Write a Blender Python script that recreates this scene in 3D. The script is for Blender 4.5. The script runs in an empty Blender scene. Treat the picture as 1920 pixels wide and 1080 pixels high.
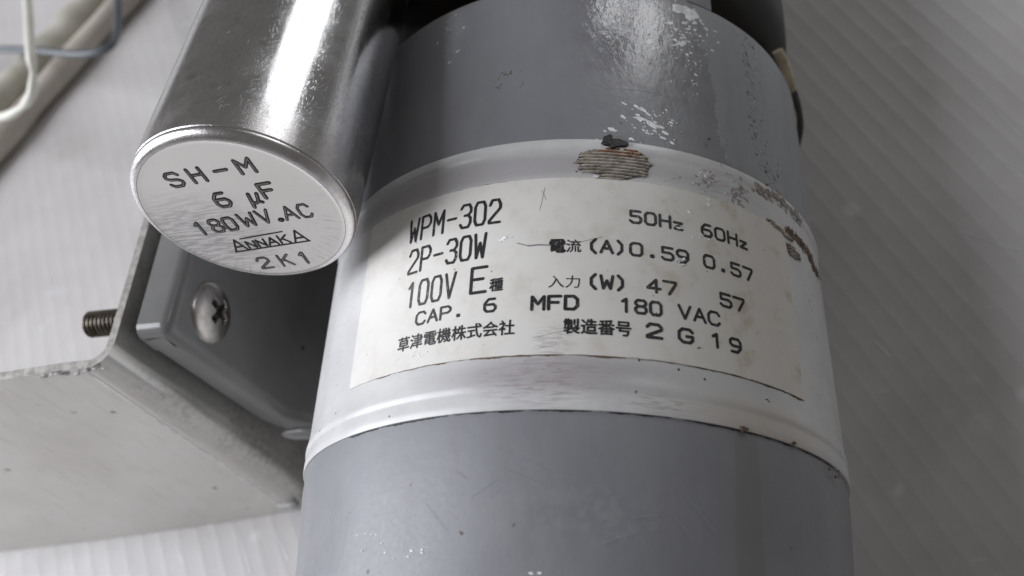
import bpy, bmesh, math, random
from mathutils import Vector, Matrix, noise as mnoise
random.seed(7)
SC = bpy.context.scene
COL = SC.collection
MM = 0.001
FLOOR = -45.6           # floor height in motor-axis millimetres (motor axis is z = 0)

def wp(x, y, z):        # millimetres about the motor axis -> metres, floor at z = 0
    return Vector((x*MM, y*MM, (z-FLOOR)*MM))

# ------------------------------------------------------------------ camera
CAM = Vector((33.28192617, -81.88745879, 146.35610521))
AX = Vector((0.04568409, -0.87776552, 0.47690739))
NZ = Vector((-0.27474076, -0.47003539, -0.83879929))
XX = Vector((0.96043244, -0.09270611, -0.26263111))
FPX = 1642.95
cam = bpy.data.cameras.new('camera'); camo = bpy.data.objects.new('camera', cam); COL.objects.link(camo)
cam.sensor_width = 36.0; cam.lens = 36.0*FPX/1920.0
cam.clip_start = 0.005; cam.clip_end = 50
cx = Vector((XX[0], AX[0], NZ[0])); cy = -Vector((XX[1], AX[1], NZ[1])); cz = -Vector((XX[2], AX[2], NZ[2]))
m = Matrix((cx, cy, cz)).transposed().to_4x4(); m.translation = wp(*CAM); camo.matrix_world = m
cam.dof.use_dof = True; cam.dof.focus_distance = 0.128; cam.dof.aperture_fstop = 19.0
SC.camera = camo

# ------------------------------------------------------------------ world and lamps (room beside windows)
w = bpy.data.worlds.new('World'); SC.world = w; w.use_nodes = True
bg = w.node_tree.nodes['Background']; bg.inputs['Color'].default_value = (1.0, 0.965, 0.925, 1); bg.inputs['Strength'].default_value = 0.115

def area(name, az, el, dist, sx, sy, power, col):
    l = bpy.data.lights.new(name, 'AREA'); l.shape = 'RECTANGLE'; l.size = sx; l.size_y = sy
    l.energy = power; l.color = col
    o = bpy.data.objects.new(name, l); COL.objects.link(o)
    a, e = math.radians(az), math.radians(el)
    d = Vector((math.sin(a)*math.cos(e), math.cos(a)*math.cos(e), math.sin(e)))
    o.location = d*dist + wp(0, 0, 0)
    o.rotation_euler = (-d).to_track_quat('-Z', 'Z').to_euler()
    return o
area('window_light', -99, 33, 1.7, 1.7, 1.0, 48, (0.92, 0.937, 1.0))
area('far_window_light', 34, 25, 1.6, 0.28, 0.74, 3.4, (0.97, 0.98, 1.0))
area('far_window_light', 20.5, 29, 1.6, 0.17, 0.42, 1.35, (0.97, 0.98, 1.0))
SC.view_settings.view_transform = 'Standard'; SC.view_settings.look = 'None'
SC.view_settings.exposure = 0.0; SC.view_settings.gamma = 1.0

# ------------------------------------------------------------------ back-projection used to place marks on surfaces
def ray(px, py):
    c = Vector(((px-960)/FPX, (py-540)/FPX, 1.0))
    return Vector((XX.dot(c), AX.dot(c), NZ.dot(c)))
def onplane(px, py, ax, val):
    r = ray(px, py); s = (val-CAM[ax])/r[ax]; return CAM + r*s
def surf(px, py, R=44.7):       # photo point -> (angle, y) on the motor's cylinder
    r = ray(px, py); A2 = r.x**2+r.z**2; B = 2*(r.x*CAM.x+r.z*CAM.z); Cc = CAM.x**2+CAM.z**2-R*R
    D = max(B*B-4*A2*Cc, 0); t = (-B-math.sqrt(D))/(2*A2); h = CAM+r*t
    return math.atan2(h.x, h.z), h.y

# ------------------------------------------------------------------ materials
def mat(name):
    M = bpy.data.materials.new(name); M.use_nodes = True
    return M, M.node_tree.nodes, M.node_tree.links, M.node_tree.nodes['Principled BSDF']
class NB:       # small node builder
    def __init__(s, name):
        s.M, s.n, s.l, s.p = mat(name)
    def new(s, t, **k):
        o = s.n.new(t)
        for a, b in k.items(): setattr(o, a, b)
        return o
    def link(s, a, b): s.l.new(a, b)
    def setin(s, o, i, v):
        if hasattr(v, 'is_output'): s.l.new(v, o.inputs[i])
        else: o.inputs[i].default_value = v
    def coord(s, kind='Object'):
        return s.new('ShaderNodeTexCoord').outputs[kind]
    def mapping(s, vec, scale=(1,1,1), loc=(0,0,0), rot=(0,0,0)):
        o = s.new('ShaderNodeMapping'); s.l.new(vec, o.inputs['Vector'])
        o.inputs['Scale'].default_value = scale; o.inputs['Location'].default_value = loc; o.inputs['Rotation'].default_value = rot
        return o.outputs[0]
    def noise(s, vec, scale, detail=4, rough=.55, dist=0.0):
        o = s.new('ShaderNodeTexNoise'); s.l.new(vec, o.inputs['Vector']); o.inputs['Scale'].default_value = scale
        o.inputs['Detail'].default_value = detail; o.inputs['Roughness'].default_value = rough; o.inputs['Distortion'].default_value = dist
        return o.outputs['Fac']
    def voro(s, vec, scale, feat='F1'):
        o = s.new('ShaderNodeTexVoronoi', feature=feat); s.l.new(vec, o.inputs['Vector']); o.inputs['Scale'].default_value = scale
        return o.outputs['Distance']
    def ramp(s, fac, a, b, lo=0.0, hi=1.0):
        o = s.new('ShaderNodeMapRange'); o.interpolation_type = 'SMOOTHSTEP'
        s.l.new(fac, o.inputs['Value']); o.inputs['From Min'].default_value = a; o.inputs['From Max'].default_value = b
        o.inputs['To Min'].default_value = lo; o.inputs['To Max'].default_value = hi
        return o.outputs[0]
    def math(s, op, a, b=0.0, c=None):
        o = s.new('ShaderNodeMath', operation=op)
        s.setin(o, 0, a); s.setin(o, 1, b)
        if c is not None: s.setin(o, 2, c)
        return o.outputs[0]
    def mix(s, fac, a, b):
        o = s.new('ShaderNodeMix', data_type='RGBA')
        s.setin(o, 0, fac); s.setin(o, 6, a); s.setin(o, 7, b)
        return o.outputs[2]
    def bump(s, h, strength, dist):
        o = s.new('ShaderNodeBump'); s.l.new(h, o.inputs['Height']); o.inputs['Strength'].default_value = strength
        o.inputs['Distance'].default_value = dist
        return o
    def sep(s, vec):
        o = s.new('ShaderNodeSeparateXYZ'); s.l.new(vec, o.inputs[0]); return o.outputs
    def base(s, v): s.setin(s.p, 'Base Color', v)
    def rough(s, v): s.setin(s.p, 'Roughness', v)
    def metal(s, v): s.setin(s.p, 'Metallic', v)
    def spot(s, X, Y, x, y, rx, ry, soft=.4):       # soft elliptical mask in UV millimetres
        a = s.math('DIVIDE', s.math('SUBTRACT', X, x), rx); b = s.math('DIVIDE', s.math('SUBTRACT', Y, y), ry)
        d = s.math('SQRT', s.math('ADD', s.math('MULTIPLY', a, a), s.math('MULTIPLY', b, b)))
        return s.ramp(d, 1+soft, 1-soft)

# grey motor paint: UV in millimetres round the cylinder
g = NB('grey_paint'); uv = g.coord('UV'); ux, uy, _ = g.sep(uv)
n1 = g.noise(uv, .06, 3); n2 = g.noise(uv, 1.4, 5)
c = g.mix(g.ramp(n1, .3, .7), (.20, .204, .222, 1), (.228, .232, .248, 1))
worn = g.math('MULTIPLY', g.spot(ux, uy, 24, 22, 13, 16, .5), g.ramp(g.noise(uv, .35, 5, .6), .45, .6))
c = g.mix(g.math('MULTIPLY', worn, .55), c, (.17, .155, .15, 1))
refl = g.ramp(g.math('ADD', g.math('SUBTRACT', ux, g.math('MULTIPLY', uy, -.12)), g.math('MULTIPLY', g.noise(g.mapping(uv, (1, .55, 1)), .42, 6, .7), 12)), 41.0, 41.8)
reflm = g.math('MULTIPLY', refl, g.ramp(uy, -1, 3))
c = g.mix(g.math('MULTIPLY', reflm, .9), c, (.265, .285, .30, 1))  # bluish reflection right of the ragged line, painted into the colour
speck = g.ramp(g.voro(uv, .17), .075, .045); c = g.mix(g.math('MULTIPLY', speck, g.ramp(n2, .5, .62)), c, (.06, .045, .035, 1))
sm = g.math('MULTIPLY', g.spot(ux, uy, 12, -55, 9, 3.5, .7), g.ramp(g.noise(uv, .5, 4), .42, .62)); c = g.mix(g.math('MULTIPLY', sm, .3), c, (.30, .31, .32, 1))
fade = g.ramp(g.noise(g.mapping(uv, (.25, .05, 1)), .9, 4, .6), .45, .68); c = g.mix(g.math('MULTIPLY', fade, .22), c, (.175, .168, .165, 1))
drip = g.spot(ux, uy, 34.0, -62, 2.3, 40, .12); c = g.mix(g.math('MULTIPLY', drip, .35), c, (.17, .155, .14, 1))
g.base(c)
g.rough(g.math('SUBTRACT', g.ramp(n2, .2, .8, .40, .50), g.math('MULTIPLY', g.spot(ux, uy, 17, 27, 9, 13, .6), .33)))
g.p.inputs['Specular IOR Level'].default_value = .62
hgt = g.math('ADD', g.math('MULTIPLY', g.noise(uv, .5, 2), .35), g.math('MULTIPLY', g.noise(uv, 4.0, 3), .01))
dam_refl = g.math('MAXIMUM', g.spot(ux, uy, 20, 22, 14, 22, .5), g.math('MULTIPLY', reflm, .5))
dam_refl = g.math('MAXIMUM', dam_refl, g.math('MULTIPLY', g.spot(ux, uy, -27.5, -58, 6, 8, .5), .8))
hgt = g.math('ADD', hgt, g.math('MULTIPLY', g.math('MULTIPLY', g.noise(g.mapping(uv, (1, .45, 1)), .75, 4, .6), dam_refl), 1.5))
b = g.bump(hgt, .45, .00018); g.link(b.outputs[0], g.p.inputs['Normal'])
GREY = g.M

g = NB('white_band_paint'); uv = g.coord('UV'); ux, uy, _ = g.sep(uv)
n1 = g.noise(uv, .12, 4); n2 = g.noise(g.mapping(uv, (.25, 2.2, 1)), 1.2, 5, .65)
c = g.mix(g.ramp(n1, .35, .7), (.55, .552, .55, 1), (.62, .622, .615, 1))
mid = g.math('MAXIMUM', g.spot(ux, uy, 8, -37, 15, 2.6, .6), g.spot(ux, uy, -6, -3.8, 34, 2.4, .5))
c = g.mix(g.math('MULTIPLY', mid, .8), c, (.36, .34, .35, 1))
pk = g.math('MULTIPLY', g.math('MAXIMUM', g.spot(ux, uy, 6.3, -38.2, 7, 3.2, .7), g.math('MAXIMUM', g.math('MULTIPLY', g.spot(ux, uy, 33, -3.6, 4, 2, .7), .6), g.spot(ux, uy, 22, -40.6, 5, 1.2, .6))), g.ramp(n2, .46, .62))
c = g.mix(g.math('MULTIPLY', pk, .65), c, (.27, .215, .21, 1))
tan = g.math('MULTIPLY', g.spot(ux, uy, 38, -41, 12, 3.0, .7), .6); c = g.mix(tan, c, (.48, .42, .36, 1))
sp = g.math('MULTIPLY', g.ramp(g.voro(uv, .42), .10, .06), g.ramp(g.noise(uv, .35, 2), .56, .6)); c = g.mix(sp, c, (.06, .05, .045, 1))
g.base(c); g.rough(g.ramp(n2, .2, .8, .24, .40))
b = g.bump(g.noise(uv, 1.2, 4), .16, .0001); g.link(b.outputs[0], g.p.inputs['Normal'])
BAND = g.M

g = NB('sticker_paper'); uv = g.coord('UV'); ux, uy, _ = g.sep(uv)
n1 = g.noise(uv, .16, 6, .65); n2 = g.noise(uv, .9, 5, .7)
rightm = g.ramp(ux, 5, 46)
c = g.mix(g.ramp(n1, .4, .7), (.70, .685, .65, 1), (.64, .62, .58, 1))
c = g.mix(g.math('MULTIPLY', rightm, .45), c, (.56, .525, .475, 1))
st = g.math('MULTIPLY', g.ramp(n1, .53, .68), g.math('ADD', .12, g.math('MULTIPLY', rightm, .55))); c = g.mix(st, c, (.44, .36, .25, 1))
st = g.math('MULTIPLY', g.ramp(n2, .62, .74), .28); c = g.mix(st, c, (.38, .31, .24, 1))
sp = g.math('MULTIPLY', g.ramp(g.voro(uv, .55), .085, .05), g.ramp(g.noise(uv, .5, 2), .52, .6)); c = g.mix(sp, c, (.12, .09, .07, 1))
sm = g.math('MULTIPLY', g.spot(ux, uy, 7.5, -32.8, 2.2, 2.0, .6), g.ramp(g.noise(g.mapping(uv, (.35, 3, 1)), 1.3, 3), .48, .6)); c = g.mix(g.math('MULTIPLY', sm, .7), c, (.34, .32, .35, 1))
ed = g.math('MULTIPLY', g.ramp(g.math('ADD', uy, g.math('MULTIPLY', g.noise(uv, 1.1, 4), .22)), -34.35, -34.6), g.ramp(ux, -24, -8)); c = g.mix(g.math('MULTIPLY', ed, .6), c, (.13, .085, .055, 1))
g.base(c); g.rough(g.ramp(n2, .3, .7, .38, .52))
b = g.bump(g.noise(uv, 2.5, 4), .10, .00005); g.link(b.outputs[0], g.p.inputs['Normal'])
PAPER = g.M

def flat(name, col, rough=.5, metal=0.0, var=.25, scale=400, bmp=0.0, spec=.5):
    q = NB(name); oc = q.coord('Object'); nn = q.noise(oc, scale, 5, .6)
    lo = tuple(v*(1-var) for v in col)+(1,); hi = tuple(min(1, v*(1+var)) for v in col)+(1,)
    q.base(q.mix(q.ramp(nn, .3, .7), lo, hi)); q.rough(rough); q.metal(metal); q.p.inputs['Specular IOR Level'].default_value = spec
    if bmp:
        bb = q.bump(nn, bmp, .0002); q.link(bb.outputs[0], q.p.inputs['Normal'])
    return q.M
g = NB('black_print'); oc = g.coord('Object'); hole = g.math('MULTIPLY', g.ramp(g.noise(oc, 2600, 3, .6), .56, .70), g.ramp(g.noise(oc, 140, 3), .40, .62))
g.base(g.mix(g.math('MULTIPLY', hole, .75), (.013, .012, .015, 1), (.42, .40, .38, 1))); g.rough(.5); INK = g.M
CHIP = flat('white_primer', (.78, .80, .80), .4, scale=900, bmp=.4)
EDGE_DIRT = flat('brown_edge_dirt', (.13, .088, .058), .8, scale=900)
BARE = flat('bare_steel', (.36, .325, .28), .5, .25, scale=700, bmp=.3, var=.45)
RUST = flat('orange_rust', (.17, .065, .022), .85, scale=900, bmp=.6, var=.5)
BROWN = flat('brown_rust', (.125, .075, .05), .85, scale=900, bmp=.6, var=.5)
GROOVE = flat('dark_groove', (.06, .05, .042), .8, scale=900)  # dark brown base that shows between the ribs
TAR = flat('black_tar', (.011, .011, .012), .45, scale=900, bmp=.8)
BLACKP = flat('dark_pump_plastic', (.022, .024, .022), .55, scale=120)
CREAM = flat('cream_insulation', (.50, .44, .32), .5)
SCUFF = flat('grey_scuff', (.25, .215, .19), .6, scale=900, var=.4)
SCUFF2 = flat('light_scuff', (.33, .30, .29), .6, scale=900, var=.5)

# aluminium can
g = NB('aluminium_can'); oc = g.coord('UV'); ox_, oy_, _ = g.sep(oc)
s1 = g.noise(g.mapping(oc, (1.6, .35, 1), rot=(0, 0, .5)), 3.0, 3, .7); s2 = g.noise(g.mapping(oc, (.6, 3.2, 1), rot=(0, 0, .2)), 2.6, 3, .7)
fine = g.noise(oc, 7, 3, .7); big = g.noise(oc, .12, 4, .6)
c = g.mix(g.ramp(big, .35, .7), (.78, .785, .80, 1), (.88, .885, .895, 1))
c = g.mix(g.math('MULTIPLY', g.ramp(g.noise(oc, .3, 4), .55, .75), .5), c, (.50, .46, .44, 1))
pit = g.math('MULTIPLY', g.ramp(s1, .58, .66), .75); c = g.mix(pit, c, (.36, .36, .38, 1)); dullz = g.math('MULTIPLY', g.ramp(g.math('ADD', oy_, g.math('MULTIPLY', g.noise(oc, .25, 4), 10)), 13, 7), .6); c = g.mix(dullz, c, (.66, .62, .61, 1))
g.base(c); g.metal(1.0)
g.rough(g.math('ADD', .085, g.math('ADD', g.math('MULTIPLY', g.ramp(fine, .35, .7), .12), g.math('ADD', g.math('MULTIPLY', g.ramp(big, .4, .7), .1), g.math('MULTIPLY', dullz, .22)))))
h = g.math('ADD', g.math('MULTIPLY', g.ramp(s1, .60, .68), .8), g.math('ADD', g.math('MULTIPLY', g.ramp(s2, .63, .70), -.8), g.math('MULTIPLY', fine, .5)))
h = g.math('ADD', h, g.math('MULTIPLY', g.noise(g.mapping(oc, (1, .10, 1)), .30, 3, .5), 3.5))
b = g.bump(h, .17, .00009); g.link(b.outputs[0], g.p.inputs['Normal'])
ALU = g.M
g = NB('brushed_aluminium'); oc = g.coord('UV'); ox, oy, _ = g.sep(oc)
ang = g.math('ARCTAN2', oy, ox); rad = g.math('SQRT', g.math('ADD', g.math('MULTIPLY', ox, ox), g.math('MULTIPLY', oy, oy)))
cmb = g.new('ShaderNodeCombineXYZ'); g.setin(cmb, 0, g.math('MULTIPLY', ang, 26.0)); g.setin(cmb, 1, g.math('MULTIPLY', rad, .35))
br = g.noise(cmb.outputs[0], 1.0, 4, .65); fine = g.noise(g.mapping(oc, (.25, 2.2, 1), rot=(0, 0, .75)), 1.1, 4, .6)
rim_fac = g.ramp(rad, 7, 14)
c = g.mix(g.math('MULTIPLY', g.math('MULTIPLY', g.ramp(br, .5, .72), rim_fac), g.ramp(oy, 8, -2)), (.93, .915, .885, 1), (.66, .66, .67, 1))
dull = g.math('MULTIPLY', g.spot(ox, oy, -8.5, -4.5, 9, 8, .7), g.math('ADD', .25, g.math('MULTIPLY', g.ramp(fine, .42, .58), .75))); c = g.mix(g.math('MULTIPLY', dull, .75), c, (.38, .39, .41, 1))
g.base(c); g.metal(1.0); g.rough(g.math('ADD', .20, g.math('MULTIPLY', fine, .08)))
b = g.bump(g.math('ADD', g.math('MULTIPLY', br, rim_fac), g.math('MULTIPLY', fine, .08)), .08, .0001); g.link(b.outputs[0], g.p.inputs['Normal'])
ALUF = g.M
STAMP = flat('stamped_dark', (.018, .016, .016), .45, .3, scale=900, var=.5)
STAMPI = flat('stamped_groove_floor', (.24, .22, .21), .45, .6, scale=900, var=.4)

# bracket plate, foot, screw
g = NB('bracket_steel'); oc = g.coord('Object')
n1 = g.noise(oc, 45, 5, .6); n2 = g.noise(oc, 420, 5, .65); ox, oy, oz = g.sep(oc)
c = g.mix(g.ramp(n1, .35, .65), (.66, .645, .605, 1), (.71, .695, .655, 1))
sp = g.math('MULTIPLY', g.ramp(g.voro(oc, 150), .13, .07), g.ramp(g.noise(oc, 90, 2), .55, .62)); c = g.mix(g.math('MULTIPLY', sp, .8), c, (.10, .07, .04, 1))
scr = g.noise(g.mapping(oc, (1, 1, .04), rot=(0, .25, 0)), 900, 3, .6); c = g.mix(g.math('MULTIPLY', g.ramp(scr, .56, .68), .28), c, (.40, .385, .35, 1)); stn = g.math('MULTIPLY', g.ramp(g.noise(oc, 30, 4, .55), .5, .7), .18); c = g.mix(stn, c, (.42, .385, .32, 1))
gr = g.math('MULTIPLY', g.ramp(ox, .0005, .005), g.math('MULTIPLY', g.ramp(g.noise(oc, 800, 5, .7), .42, .62), g.ramp(g.noise(oc, 90, 3), .35, .6))); c = g.mix(g.math('MULTIPLY', gr, .4), c, (.06, .052, .042, 1))
g.base(c); g.metal(.55); g.rough(g.ramp(n1, .3, .7, .10, .19))
b = g.bump(n2, .03, .0002); g.link(b.outputs[0], g.p.inputs['Normal'])
STEEL = g.M
CUT = flat('cut_steel_edge', (.34, .325, .30), .55, .3, scale=700, bmp=.5, var=.3)
g = NB('foot_paint'); oc = g.coord('Object'); n1 = g.noise(oc, 60, 4); n2 = g.noise(oc, 500, 4)
c = g.mix(g.ramp(n1, .3, .7), (.172, .172, .168, 1), (.202, .202, .197, 1))
sp = g.math('MULTIPLY', g.ramp(g.voro(oc, 170), .11, .07), g.ramp(g.noise(oc, 120, 2), .52, .6)); c = g.mix(g.math('MULTIPLY', sp, .8), c, (.05, .04, .03, 1))
g.base(c); g.rough(.2); b = g.bump(g.noise(oc, 260, 3), .10, .0002); g.link(b.outputs[0], g.p.inputs['Normal'])
FOOT = g.M
SCREW = flat('nickel_screw', (.50, .475, .44), .36, 1.0, scale=500, var=.2, bmp=.12)
RECESS = flat('screw_recess_dark', (.10, .09, .08), .5, .7, scale=900)  # darker metal for the recess faces
THREAD = flat('oily_thread_steel', (.13, .115, .095), .35, .9, scale=600, var=.35)
PALE = flat('pale_grey_paint', (.40, .40, .395), .4, scale=500)
WHITEW = flat('white_wire_insulation', (.72, .71, .64), .38, scale=120, var=.06)
GREYW = flat('grey_wire_insulation', (.10, .115, .13), .42, scale=120, var=.1)
g = NB('white_hose_vinyl'); oc = g.coord('Object'); g.base(g.mix(g.ramp(g.noise(oc, 60, 3), .35, .65), (.40, .385, .32, 1), (.52, .505, .44, 1))); g.rough(.3)
HOSE = g.M

# corrugated plastic floor sheet
g = NB('corrugated_plastic'); oc = g.coord('Object'); uv = g.coord('UV')
n1 = g.noise(oc, 14, 5, .6); n2 = g.noise(oc, 90, 4, .6)
c = g.mix(g.ramp(n1, .35, .65), (.485, .468, .462, 1), (.545, .527, .520, 1))
sc = g.math('MULTIPLY', g.ramp(g.voro(oc, 75), .22, .08), g.ramp(g.noise(oc, 40, 2), .52, .62)); dirt = g.math('MULTIPLY', g.ramp(g.noise(oc, 22, 6, .65), .5, .72), .35); c = g.mix(dirt, c, (.36, .33, .29, 1)); c = g.mix(g.math('MULTIPLY', sc, .5), c, (.72, .72, .72, 1))
st = g.noise(g.mapping(oc, (22, 150, 1), rot=(0, 0, 1.25)), 1.6, 3, .6); c = g.mix(g.math('MULTIPLY', g.ramp(st, .66, .74), .35), c, (.72, .73, .75, 1))
g.base(c); g.rough(g.ramp(n2, .3, .7, .34, .46)); g.p.inputs['Specular IOR Level'].default_value = .5
b = g.bump(g.math('ADD', n2, g.math('MULTIPLY', st, .4)), .08, .0003); g.link(b.outputs[0], g.p.inputs['Normal'])
SHEET = g.M

# ------------------------------------------------------------------ object helpers (vertices in motor-axis millimetres)
def thing(name, label, cat, at, group=None):
    o = bpy.data.objects.new(name, None); COL.objects.link(o); o.empty_display_size = .01
    o.location = wp(*at); o['label'] = label; o['category'] = cat
    if group: o['group'] = group
    return o
def origin(o):
    v = Vector((0, 0, 0))
    while o is not None: v += o.location; o = o.parent
    return v
def obj(name, verts, faces, mtl, parent=None, smooth=True, uvs=None, mats=None, fmat=None):
    me = bpy.data.meshes.new(name); off = origin(parent)
    me.from_pydata([wp(*v)-off for v in verts], [], faces); 
    for mm in (mats or [mtl]): me.materials.append(mm)
    if fmat:
        for p, k in zip(me.polygons, fmat): p.material_index = k
    if uvs:
        L = me.uv_layers.new(name='UVMap')
        for lp in me.loops: L.data[lp.index].uv = uvs[lp.vertex_index]
    bm = bmesh.new(); bm.from_mesh(me)
    if not uvs: bmesh.ops.recalc_face_normals(bm, faces=bm.faces)
    bm.to_mesh(me); bm.free()
    if smooth:
        for p in me.polygons: p.use_smooth = True
        try: me.set_sharp_from_angle(angle=math.radians(40))
        except Exception: pass
    o = bpy.data.objects.new(name, me); COL.objects.link(o)
    if parent: o.parent = parent
    return o
def cyl(phi, y, R): return (R*math.sin(phi), y, R*math.cos(phi))
def lathe_y(prof, n=256):        # prof: (y, R) list along the axis; UV = (arc length, y) mm
    V, F, U = [], [], []
    for (y, R) in prof:
        for k in range(n+1):
            a = -math.pi + 2*math.pi*k/n
            V.append(cyl(a, y, R)); U.append((a*45.0, y))
    for i in range(len(prof)-1):
        for k in range(n):
            a = i*(n+1)+k
            F.append((a, a+1, a+n+2, a+n+1))
    return V, F, U
def lathe(P, d, prof, n=96, close=True):   # lathe about any axis: prof (t, R)
    d = Vector(d).normalized(); e1 = Vector((1, 0, 0)) if abs(d.x) < .9 else Vector((0, 1, 0))
    e1 = (e1-d*e1.dot(d)).normalized(); e2 = e1.cross(d)
    if e2.z < 0: e2 = -e2
    V, F, U = [], [], []
    P = Vector(P)
    for (t, R) in prof:
        for k in range(n+1):
            a = 2*math.pi*k/n
            V.append(tuple(P+d*t+(e1*math.cos(a)+e2*math.sin(a))*R)); U.append((a*prof[0][1] if False else a*16.4, t))
    for i in range(len(prof)-1):
        for k in range(n):
            a = i*(n+1)+k; F.append((a, a+1, a+n+2, a+n+1))
    return V, F, U, (e1, e2)
def tube(path, r, n=14):
    pts = [Vector(p) for p in path]; V, F = [], []
    up = Vector((0, 0, 1)); 
    for i, p in enumerate(pts):
        t = (pts[min(i+1, len(pts)-1)]-pts[max(i-1, 0)]).normalized()
        s = t.cross(up); s = s.normalized() if s.length > 1e-4 else Vector((1, 0, 0)); u = s.cross(t)
        rr = r(i/(len(pts)-1)) if callable(r) else r
        for k in range(n):
            a = 2*math.pi*k/n; V.append(tuple(p+(s*math.cos(a)+u*math.sin(a))*rr))
    for i in range(len(pts)-1):
        for k in range(n): F.append((i*n+k, i*n+(k+1) % n, (i+1)*n+(k+1) % n, (i+1)*n+k))
    F.append(tuple(range(n))); F.append(tuple(range((len(pts)-1)*n, len(pts)*n)))
    return V, F
def spline(P, m=10):             # Catmull-Rom through points
    P = [Vector(p) for p in P]; Q = [P[0]*2-P[1]]+P+[P[-1]*2-P[-2]]; out = []
    for i in range(1, len(Q)-2):
        for j in range(m):
            t = j/m; a, b, c_, d = Q[i-1:i+3]
            out.append(.5*((2*b)+(c_-a)*t+(2*a-5*b+4*c_-d)*t*t+(3*b-a-3*c_+d)*t**3))
    out.append(P[-1]); return out

# ================================================================== FLOOR
ang = math.radians(-63.0); fd = Vector((math.cos(ang), math.sin(ang), 0)); fp = Vector((-fd.y, fd.x, 0))
pitch = 4.9; prof = []
N = 130
for i in range(-N, N):
    b0 = i*pitch
    for (u, h) in ((0.0, 0), (.35, -.014), (.8, -.033), (1.5, -.044), (2.45, -.046), (3.4, -.044), (4.1, -.033), (4.55, -.014)):
        prof.append((b0+u, h))
V, F = [], []
for (u, h) in prof:
    for s in (-620, 620):
        p = fp*u+fd*s+Vector((-40, 40, 0)); V.append((p.x, p.y, FLOOR+h))
F = [(2*i, 2*i+1, 2*i+3, 2*i+2) for i in range(len(prof)-1)]
k0 = len(V)
for (u, h) in (prof[0], prof[-1]):
    for s in (-620, 620):
        p = fp*u+fd*s+Vector((-40, 40, 0)); V.append((p.x, p.y, FLOOR-4.5))
F += [(k0, k0+1, k0+3, k0+2), (0, 1, k0+1, k0), (k0-2, k0-1, k0+3, k0+2)]
fl = obj('floor', V, F, SHEET); fl['kind'] = 'structure'
fl['label'] = 'pale corrugated plastic sheet with diagonal flutes under the motor'

# ================================================================== MOTOR
mot = thing('electric_motor', 'grey cylindrical electric motor with white band and printed rating sticker', 'motor', (0, 0, FLOOR))
V, F, U = lathe_y([(-138, 0), (-138, 38), (-137, 41), (-134, 43.0), (-100, 43.4), (-62, 43.7), (-52, 44.3), (-46, 44.8), (-41.8, 44.85)])  # unseen front end lengthened so its shadow darkens the right-hand floor
obj('housing', V, F, GREY, mot, uvs=U)
V, F, U = lathe_y([(.5, 44.7), (10, 44.7), (20, 44.7), (33.6, 44.7), (34.1, 44.55), (34.35, 44.2), (34.4, 43), (34.4, 30)])
obj('housing', V, F, GREY, mot, uvs=U)
V, F, U = lathe_y([(34.45, 43.2), (34.9, 43.4), (35.2, 43.0), (35.2, 30)], 160)
obj('end_ring', V, F, RUST, mot, uvs=U)
V, F, U = lathe_y([(-42.15, 44.5), (-42.15, 45.16), (-42.0, 45.24), (-41.0, 45.26), (-40.0, 45.22), (-39.55, 45.14), (-39.3, 45.2), (-38.9, 45.36), (-38.4, 45.34), (-37.8, 45.24), (-37.0, 45.12), (-36.2, 45.06), (-35.4, 45.05), (-30, 45.05), (-20, 45.05), (-10, 45.05), (-1.6, 45.05), (-1.25, 45.1), (-.95, 45.24), (-.6, 45.3), (.55, 45.3), (.75, 45.24), (.85, 45.1), (.85, 44.5)])
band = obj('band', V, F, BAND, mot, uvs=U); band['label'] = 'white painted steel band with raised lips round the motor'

# sticker: a thin sheet bent round the band
R_L = 45.21; s0, s1 = math.radians(-33.6)*45, math.radians(59.4)*45; y0, y1 = -34.55, -6.3
nx, ny = 150, 24; V, F, U = [], [], []
def lab_edge(s, y, u, v):
    j = .10*mnoise.noise(Vector((s*.8, 0, y*.02)))+.05*mnoise.noise(Vector((s*2.7, 3, 0)))
    yy = y+(j if v == 0 else (.05*j if v < .99 else .35*j))
    ss = s + (.06*mnoise.noise(Vector((y*.9, 7, 0))) if u in (0, 1) else 0)
    if v == 1 and s > s1-1.2: yy -= (s-(s1-1.2))*.9         # clipped corner
    if u > .5: ss += (y-y1)*(-.008) 
    return ss, yy
for j in range(ny+1):
    for i in range(nx+1):
        u, v = i/nx, j/ny; s, y = lab_edge(s0+(s1-s0)*u, y0+(y1-y0)*v, u, v)
        V.append(cyl(s/45, y, R_L)); U.append((s, y))
for j in range(ny):
    for i in range(nx):
        a = j*(nx+1)+i; F.append((a, a+1, a+nx+2, a+nx+1))
rim = [i for i in range(nx+1)]+[j*(nx+1)+nx for j in range(1, ny+1)]+[ny*(nx+1)+i for i in range(nx-1, -1, -1)]+[j*(nx+1) for j in range(ny-1, 0, -1)]
b0 = len(V)
for q in rim:
    s, y = U[q]; V.append(cyl(s/45, y, 45.0)); U.append((s, y))
for i in range(len(rim)):
    k = (i+1) % len(rim); F.append((rim[i], b0+i, b0+k, rim[k]))
sticker = obj('sticker', V, F, PAPER, mot, uvs=U); sticker['label'] = 'off-white rating sticker printed in black'
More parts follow.
